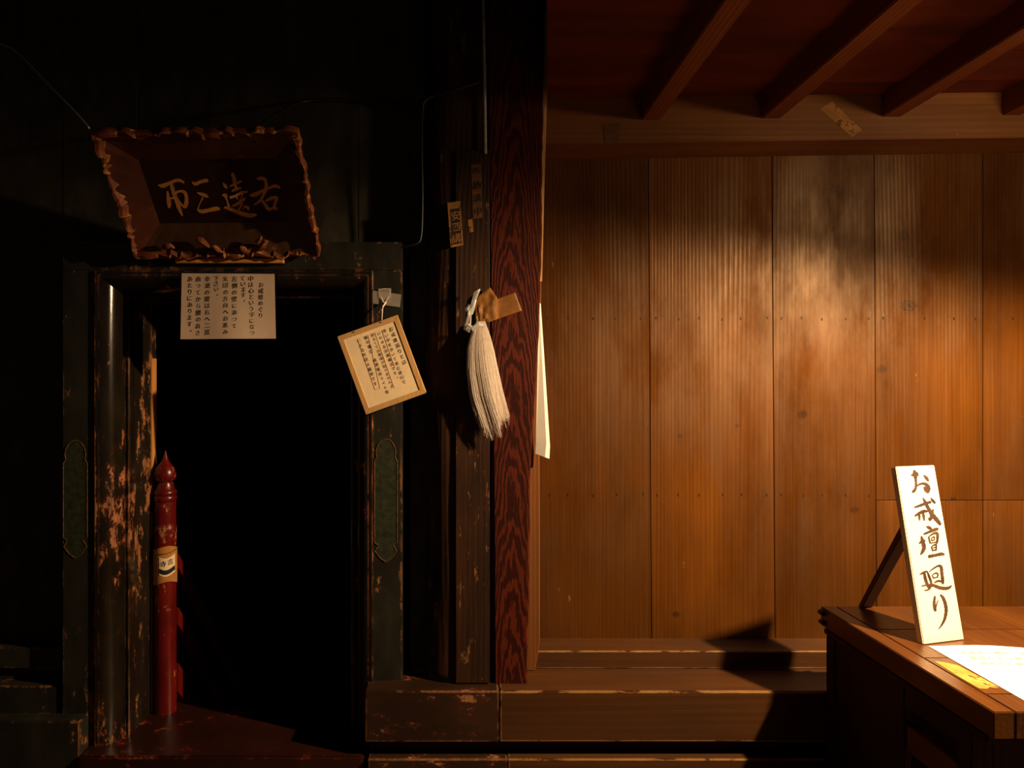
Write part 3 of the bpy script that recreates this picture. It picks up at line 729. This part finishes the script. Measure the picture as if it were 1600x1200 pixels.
for x0, y0, x1, y1 in [(415, 250, 555, 880), (495, 220, 500, 232), (495, 225, 720, 870), (290, 300, 495, 890), (495, 890, 555, 872), (665, 888, 720, 872), (575, 195, 730, 640)]:
    A, B = P(520 + x0/7.5, 490 + y0/7.5, yt - .0025), P(520 + x1/7.5, 490 + y1/7.5, yt - .0025)
    b.tube([A, B], .0006, 4)
b.build('guide_lines', M['red_line'], pp)
knot = P(600, 474, 2.885)
b = MB(); b.tube([P(596.5, 500, yt - .006), P(597, 490, 2.845), P(598, 479, 2.865), knot], .0022, 7)
b.tube([knot, P(594, 462, 2.894), P(592, 453, 2.896), P(600, 451, 2.897), P(610, 453, 2.896), P(609, 461, 2.894), knot], .0019, 7)
b.tube([P(596, 476, 2.88), P(602, 473, 2.878), P(598, 480, 2.872)], [.003, .006, .003], 7)
b.tube([P(596, 482, 2.866), P(592, 488, 2.862), P(597, 490, 2.858), P(596, 484, 2.862)], .0018, 6)
b.build('string', M['string'], tg, smooth=True)
for a, c in ((W_*.27, .006), (W_*.72, .006)):
    b = MB(); b.tube([at(a, c, -.0075), at(a, c, .0)], .0022, 8); b.build('nail_hole', M['nail'], tg)
b = MB(); b.prism([P(x, y, 2.893) for x, y in ((583, 454), (627, 460), (625, 480), (582, 474))], (0, .0012, 0))
tag(b.build('tape_strip', M['tape'], origin=P(605, 480, 2.893)), 'strip of clear tape across the string on the right door board', 'tape')
b = MB(); b.prism([P(x, y, 2.890) for x, y in ((591, 451), (611, 450), (611, 464), (604, 473), (597, 473), (592, 464))], (0, .0012, 0))
tag(b.build('tape_patch', M['tape'], origin=P(601, 473, 2.890)), 'short patch of clear tape over the loop of the notice string', 'tape')

# ------------------------------------------------------------------ tassel of white hemp on the pillar
ys_ = 2.822
tz_ = thing('hemp_tassel', P(768, 680, ys_), 'bushy white hemp tassel hanging from the pillar under brown tape', 'tassel')
key = [(500, 751, 6), (508, 751, 9), (525, 750, 16), (545, 750.5, 21), (580, 754, 25), (620, 761, 26), (650, 770, 25), (690, 782, 23)]
def kv(py):
    for i in range(len(key) - 1):
        if key[i][0] <= py <= key[i+1][0]:
            t = (py - key[i][0]) / (key[i+1][0] - key[i][0]); t2 = t
            return key[i][1] + (key[i+1][1]-key[i][1])*t2, key[i][2] + (key[i+1][2]-key[i][2])*t2
    return key[-1][1:]
b = MB(); random.seed(3)
for i in range(1300):
    q = random.uniform(-1, 1); ph = random.random(); fr = math.sqrt(max(0, 1 - q*q)) * random.uniform(.82, 1.0)
    end = 652 + random.gauss(-2, 9) + (14 if abs(q + .15) < .35 else 0) - 6 * max(q, 0)
    if q < -.55: end = 655 + random.gauss(4, 11)
    w1, w2 = random.uniform(-1, 1), random.uniform(-1, 1)
    pts = []; n = 11
    for j in range(n):
        t = j / (n - 1); py = 502 + (end - 502) * t; cxp, hw = kv(py)
        lump = .05 * math.sin(q * 4 + t * 2)
        xp = cxp + hw * (q + lump * t) + 3.2 * w1 * t * t * math.sin(t * 4 + ph * 6)
        dep = hw * .42 * (fr * (1 + .16 * t * math.sin(q * 5.5 + .6))) * 2.83 / F
        pts.append(P(xp, py, ys_ + .012 - dep + .003 * w2 * t))
    b.tube(pts, [.0011] * 3 + [.0010] * (n - 5) + [.0007, .0004], 3, False)
b.build('fibres', M['fibre'], tz_)
b = MB(); rows = []   # solid core that the strands wrap
for j in range(13):
    py = 502 + 140 * j / 12; cxp, hw = kv(py); hh = hw * (.80 if j < 11 else .5)
    rows.append([P(cxp + hh * math.cos(a), py, ys_ + .012 - hh * .36 * math.sin(a) * 2.83 / F) for a in [2*math.pi*k/16 for k in range(16)]])
vv = b.grid(rows, True); b.bm.faces.new(vv[0]); b.bm.faces.new(vv[-1]); b.build('core', M['fibre'], tz_, smooth=True)
b = MB()
pts = [P(x, y, 2.815) for x, y in ((749, 453), (745, 458), (741, 468), (738, 480), (735, 487), (733, 494), (731, 505), (730, 513), (733, 519))]
b.tube(pts, [.004, .011, .007, .010, .012, .008, .010, .013, .005], 9)
b.tube([P(733, 476, 2.81), P(730, 484, 2.81), P(734, 488, 2.81)], [.003, .008, .004], 7)
b.tube([P(731, 508, 2.81), P(739, 514, 2.805), P(748, 506, 2.80), P(757, 507, 2.805)], [.008, .010, .010, .005], 8)
for vtx in b.bm.verts: vtx.co += Vector((noise.noise(vtx.co*90), noise.noise(vtx.co*90 + Vector((5,0,0))), noise.noise(vtx.co*90 + Vector((0,7,0))))) * .006
b.build('plastic_wrap', M['plastic'], tz_)
# brown packing tape that holds it
bt = MB(); rows = []
S = lambda x, y: (720 + x / 10.9, 430 + y / 10.9)
left = [(232, 560), (300, 300), (500, 205)]
top = [(250, 440), (330, 320), (420, 258), (500, 208), (560, 300), (625, 402), (720, 365), (820, 330), (925, 292)]
bot = [(250, 800), (330, 808), (420, 808), (480, 800), (560, 772), (625, 750), (760, 700), (900, 652), (1042, 605)]
def along_line(pl, t):
    q = t * (len(pl) - 1); i = min(int(q), len(pl) - 2); f = q - i
    return pl[i][0] + (pl[i+1][0] - pl[i][0]) * f, pl[i][1] + (pl[i+1][1] - pl[i][1]) * f
for i in range(33):
    row = []; u_ = i / 32; A_, B_ = along_line(top, u_), along_line(bot, u_)
    flat = min(1, max(0, (u_ - .56) / .08)); flat = flat * flat * (3 - 2 * flat)
    for k in range(17):
        t = k / 16; x = A_[0] + (B_[0] - A_[0]) * t; y = A_[1] + (B_[1] - A_[1]) * t
        fan = math.atan2(y - 860, x - 300) * 2.1          # folds fan out from the lower left corner
        fold = abs(2 * ((fan + .5 * noise.noise((x * .006, y * .006, 2))) % 1) - 1)
        lift = (.022 + .0045 * fold + .004 * noise.noise((x * .012, y * .012, 7))) * (1 - flat) + (.004 + .001 * noise.noise((x * .01, y * .01, 1))) * flat
        px, py = S(x, y); row.append(P(px, py, 2.868 - lift))
    rows.append(row)
bt.grid(rows)
bo = smooth_angle(bt.build('packing_tape', M['kraft'], origin=P(770, 500, 2.86)), 18)
sm = bo.modifiers.new('thick', 'SOLIDIFY'); sm.thickness = .0012
tag(bo, 'crumpled brown packing tape stuck across the pillar above the white tassel', 'tape')

# ------------------------------------------------------------------ folded white paper hanging at the right edge of the pillar
b = MB(); yq = 2.94
A = P(843, 473, yq); B1 = P(854, 692, yq - .04); B2 = P(859.5, 697, yq + .02); B3 = P(858.5, 717, yq + .02); B4 = P(852, 715, yq - .04); L1 = P(836, 709, yq - .028); L2 = P(837, 690, yq - .028); L0 = P(841, 520, yq - .012); A2 = P(845, 474, yq + .015)
va = {k: b.bm.verts.new(p) for k, p in dict(A=A, B1=B1, B2=B2, B3=B3, B4=B4, L1=L1, L2=L2, L0=L0, A2=A2, K1=P(837, 709, yq + .03), K0=P(841.5, 520, yq + .03)).items()}
for f in (('A', 'L0', 'L2', 'B1'), ('L2', 'L1', 'B4', 'B1'), ('A', 'B1', 'B2', 'A2'), ('B1', 'B4', 'B3', 'B2'), ('A2', 'B2', 'B3', 'K1', 'K0'), ('L1', 'K1', 'B3', 'B4'), ('A', 'A2', 'K0', 'L0'), ('L0', 'K0', 'K1', 'L1', 'L2')):
    b.bm.faces.new([va[k] for k in f])
tag(b.build('folded_paper', M['white_paper'], bevel=.001, segs=1, origin=P(848, 716, yq)), 'narrow folded white paper hanging at the right edge of the red-brown pillar', 'paper')

# ------------------------------------------------------------------ cables and conduit
def cable(name, pts, r, label, mat='cable'):
    q = [P(*p) for p in catmull(pts, 8)]
    b = MB(); b.tube(q, r, 8); return tag(b.build(name, M[mat], smooth=True, origin=q[0]), label, 'cable')
cable('hanging_wire', [(-40, 60, 3.018), (10, 72, 3.01), (35, 90, 2.95), (75, 132, 2.8), (115, 173, 2.62), (139, 200, 2.492)], .0036, 'thin grey wire running down from the wall to the upper left corner of the plaque', 'conduit')
cable('power_cable', [(400, 204, 2.62), (430, 180, 2.8), (470, 160, 2.98), (520, 156, 3.01), (590, 159, 3.0), (640, 162, 2.95), (680, 150, 2.88), (715, 139, 2.845), (748, 128, 2.835)], .006, 'black cable sagging from the plaque across the dark wall to the round pillar')
cable('branch_cable', [(676, 150, 2.872), (664, 158, 2.878), (660, 175, 2.88), (659, 240, 2.88), (660, 310, 2.885), (658, 368, 2.89), (650, 381, 2.89), (630, 386, 2.905)], .0045, 'black cable dropping down the round pillar to the door head corner')
b = MB(); b.tube([P(754, -160, 2.858), P(755, 0, 2.858), P(757, 120, 2.858), P(758.5, 240, 2.86)], .0065, 10)
tag(b.build('conduit', M['conduit'], smooth=True, origin=P(758, 240, 2.86)), 'thin grey metal conduit running down between the round and square pillars', 'conduit')

# ------------------------------------------------------------------ old votive slips
def slip(name, pts, Y, mat, label, chars=None, cmat='ink', csize=0, group=None):
    ctr = sum((P(x, y, Y) for x, y in pts), Vector()) / len(pts)
    t = thing(name, ctr, label, 'paper slip', group)
    b = MB(); b.prism([P(x, y, Y) for x, y in pts], (0, .0008, 0)); s = b.build('paper', M[mat], t)
    if chars:
        b = MB(); column(b, *chars, lambda x, y: P(x, y, Y - .0012), Vector((0, -1, 0)), 0, csize * Y / F, (0, 0), 1); b.build('lettering', M[cmat], s)
    return t
s = slip('votive_slip', [(699, 317), (719, 314), (724, 383), (704, 387)], 2.853, 'slip', 'narrow tan votive slip printed in black blocks on the round pillar', None)
b = MB(); b.prism([P(x, y, 2.8525) for x, y in ((704, 327), (718, 325), (721, 380), (706, 383))], (0, .0004, 0)); o = b.build('black_block', M['ink'], s)
b = MB(); column(b, '安西講', (711, 328), (714, 381), lambda x, y: P(x, y, 2.8515), Vector((0, -1, 0)), 0, 16 * 2.85 / F, (0, 0), 1); b.build('lettering', M['slip'], o)
slip('votive_slip', [(736, 257), (752, 256), (754, 340), (739, 342)], 2.8605, 'slip_dark', 'faded brown votive slip high on the repair board of the round pillar', ('奉納講中', (744, 258), (747, 340)), 'nail', 13)
slip('votive_slip', [(731, 344), (738, 342), (740, 362), (733, 363)], 2.8605, 'slip', 'tiny scrap of tan paper on the round pillar below the faded slip')
slip('beam_slip', [(1281, 170), (1300, 158), (1347, 203), (1331, 214)], yb - .0015, 'slip', 'torn tan paper slip pasted at a slant on the wall beam')
slip('beam_slip', [(942, 196), (968, 191), (966, 221), (945, 222)], yb - .0015, 'slip_dark', 'worn remnant of a paper slip on the wall beam near the pillar')

# ------------------------------------------------------------------ desk
ZD = EYE - .832
dk = thing('desk', (2.0, 2.35, 0), 'dark polished wooden desk with thick moulded top at the right', 'desk')
X0, Y0, Y1, X1 = 1.36, 1.89, 2.79, 3.0
b = MB(); g = .0012; bw = .055
b.box(X0, X0 + bw - g, Y0, Y1, ZD - .070, ZD)
b.box(X0 + bw + g, X1, Y0, Y0 + .11 - g, ZD - .070, ZD)
for i in range(3):
    a = Y0 + .11 + (Y1 - Y0 - .11) * i / 3; c = Y0 + .11 + (Y1 - Y0 - .11) * (i + 1) / 3
    b.box(X0 + bw + g, X1, a + g*.5, c - g*.5, ZD - .070, ZD)
b.build('tabletop', M['desk'], dk, bevel=.0025)
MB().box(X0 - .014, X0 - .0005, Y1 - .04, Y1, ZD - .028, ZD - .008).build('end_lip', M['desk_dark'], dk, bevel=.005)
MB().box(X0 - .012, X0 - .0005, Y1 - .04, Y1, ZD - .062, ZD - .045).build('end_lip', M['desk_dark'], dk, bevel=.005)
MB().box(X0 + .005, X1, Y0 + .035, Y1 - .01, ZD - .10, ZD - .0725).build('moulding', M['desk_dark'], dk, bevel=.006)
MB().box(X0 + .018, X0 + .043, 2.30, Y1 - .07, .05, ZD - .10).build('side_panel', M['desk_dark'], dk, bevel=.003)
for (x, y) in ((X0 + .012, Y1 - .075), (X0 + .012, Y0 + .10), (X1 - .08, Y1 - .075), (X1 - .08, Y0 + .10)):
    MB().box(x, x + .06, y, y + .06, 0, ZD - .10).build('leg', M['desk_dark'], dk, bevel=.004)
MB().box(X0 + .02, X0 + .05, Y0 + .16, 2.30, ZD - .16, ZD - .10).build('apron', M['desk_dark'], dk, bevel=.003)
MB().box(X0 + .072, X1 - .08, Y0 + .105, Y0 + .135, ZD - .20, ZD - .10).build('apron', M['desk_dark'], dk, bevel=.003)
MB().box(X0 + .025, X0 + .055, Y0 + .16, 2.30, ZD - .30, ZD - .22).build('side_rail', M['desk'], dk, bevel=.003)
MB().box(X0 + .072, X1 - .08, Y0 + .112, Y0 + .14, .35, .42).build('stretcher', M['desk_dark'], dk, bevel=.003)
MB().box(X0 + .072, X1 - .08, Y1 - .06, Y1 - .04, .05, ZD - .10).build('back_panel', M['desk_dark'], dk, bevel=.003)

# ------------------------------------------------------------------ standing sign on the desk
eps = .0008
sBL, sBR = Vector((1.485, 2.374, ZD + eps)), Vector((1.647, 2.421, ZD + eps)); sTL = Vector((1.5007, 2.55, EYE - .2826)); sTR = sTL + (sBR - sBL)
sn = (sBR - sBL).cross(sTL - sBL).normalized()
if sn.y > 0: sn = -sn
sg = thing('standing_sign', (1.566, 2.40, ZD), 'white wooden sign board with five brushed characters leaning on a prop on the desk', 'sign')
bk = -sn * .024; bk0 = Vector((bk.x, bk.y, 0)) * 1.05
b = MB(); b.hexa([sBL, sBR, sBR + bk0, sBL + bk0, sTL, sTR, sTR + bk, sTL + bk]); bd = b.build('board', M['sign'], sg, bevel=.0025)
isg = lambda x, y: ray_plane(x, y, sBL, sn)
b = MB()
brush(b, [[(305,122,20),(318,170,42),(325,230,22),(328,300,20),(322,350,22),(300,380,26),(283,392,14)], [(268,180,10),(300,175,30),(335,172,44),(358,185,10)],
          [(300,368,14),(350,307,14),(410,284,20),(460,300,28),(485,345,34),(482,400,14)], [(432,325,14),(450,362,30),(478,395,20)], [(425,180,8),(455,210,26),(482,250,18)],
          [(312,580,14),(370,562,22),(440,535,24),(510,515,24)], [(415,465,10),(445,520,24),(480,590,28),(530,670,34),(590,740,34),(632,795,22)], [(540,610,14),(525,680,26),(505,735,24),(485,715,10)],
          [(512,465,8),(545,505,22),(568,530,12)], [(315,690,14),(370,655,26),(430,630,28),(470,635,14)], [(365,655,18),(370,700,20),(372,745,10)], [(415,640,18),(425,700,22),(432,748,10)],
          [(370,1030,14),(410,1005,30),(440,1000,18)], [(395,945,14),(410,1000,30),(428,1080,34),(412,1130,28),(388,1170,14)],
          [(460,820,10),(490,835,28),(520,850,18)], [(430,915,18),(500,885,22),(560,862,28),(600,850,22)],
          [(485,950,12),(498,1000,15),(505,1030,12)], [(485,950,10),(540,912,16),(590,905,22),(597,960,22),(590,1030,15)], [(505,1030,10),(590,1015,12)],
          [(522,965,10),(526,1000,10)], [(522,965,9),(555,950,12),(555,992,10)], [(526,1000,9),(555,992,9)],
          [(520,1070,11),(535,1120,14)], [(530,1065,11),(575,1045,16),(581,1080,14),(578,1120,14)], [(540,1088,9),(575,1077,11)], [(535,1122,11),(578,1112,13)],
          [(490,1195,28),(570,1180,24),(640,1165,28),(680,1170,16)]], isg, sn, .0008, 8, (1390, 720), 1.5)
brush(b, [[(378,300,10),(430,275,22),(460,262,12)], [(432,270,18),(440,330,26),(460,400,26),(490,465,22)], [(465,255,8),(490,320,20),(515,390,20),(518,440,16),(495,480,15),(460,497,12),(430,500,6)],
          [(400,445,10),(470,432,14),(540,435,24),(620,465,28),(700,475,28),(750,460,22),(772,435,8)],
          [(492,268,8),(540,230,13),(600,195,17),(640,205,26),(652,290,26),(662,380,26),(665,420,14)], [(530,305,8),(545,345,10)], [(540,298,9),(580,282,13),(602,300,13),(595,338,11)], [(550,345,9),(598,332,11)], [(560,400,12),(610,380,17),(655,395,13)],
          [(565,572,14),(555,650,24),(562,720,26),(572,755,22)], [(575,725,10),(590,660,10),(605,625,7)], [(632,555,12),(665,590,26),(695,670,28),(705,760,28),(685,860,24),(650,930,16),(610,985,6)]], isg, sn, .0008, 8, (1390, 860), 1.5)
b.build('lettering', M['sign_ink'], bd)
# prop behind it
p0 = sBL.lerp(sTL, .62) + bk + Vector((.012, .004, 0)); p1 = Vector((1.500, 2.765, ZD + eps)); wv = Vector((.046, .010, 0)); th = Vector((0, .018, .016))
b = MB(); b.hexa([p1, p1 + wv, p1 + wv + Vector((0, .026, 0)), p1 + Vector((0, .026, 0)), p0, p0 + wv, p0 + wv + th, p0 + th]); b.build('prop', M['prop'], sg, bevel=.002)

# ------------------------------------------------------------------ papers on the desk
pr_ = thing('printed_sheet', (1.80, 2.12, ZD), 'large white printed sheet lying flat on the desk in front of the sign', 'paper')
b = MB(); rows = []
for i in range(13):
    t = i / 12; rows.append([])
    for j in range(13):
        s = j / 12; x = 1.487 + .60 * s + .006 * t; y = 2.362 - .47 * (1-t) + .004 * math.sin(s * 9) * t - .03 * s * t
        rows[-1].append(Vector((x, y, ZD + .0014 + .0045 * max(0, math.sin(s * 7.5 - .6)) * t ** 3)))
b.grid(rows); shp = b.build('sheet', M['sheet'], pr_, smooth=True)
b = MB()
for k in range(3):
    y = 2.30 - k * .045
    x = 1.56
    while x < 2.06:
        w = random.uniform(.008, .02); put_char(b, random.choice('戒壇廻り拝観料お一人様百円右回で願'), Vector((x, y - (x-1.5)*.06, ZD + .0066)), Vector((1, -.06, 0)), Vector((0, 1, 0)), .022); x += .026
for k in range(7):
    y = 2.15 - k * .035; b.box(1.53, 2.05, y, y + .0012, ZD + .0034, ZD + .0036)
b.build('print', M['grey_print'], shp)
b = MB(); ZY = ZD + .0006
b.prism([(1.430, 2.235, ZY), (1.452, 2.225, ZY), (1.478, 2.20, ZY), (1.483, 2.10, ZY), (1.485, 2.040, ZY), (1.474, 2.036, ZY), (1.458, 2.042, ZY), (1.442, 2.030, ZY), (1.424, 2.034, ZY), (1.423, 2.12, ZY)], (0, 0, .0006))
tag(b.build('yellowed_slip', M['yellow_slip'], origin=(1.455, 2.13, ZD)), 'torn yellowed paper slip on the desk edge beside the printed sheet', 'paper slip')
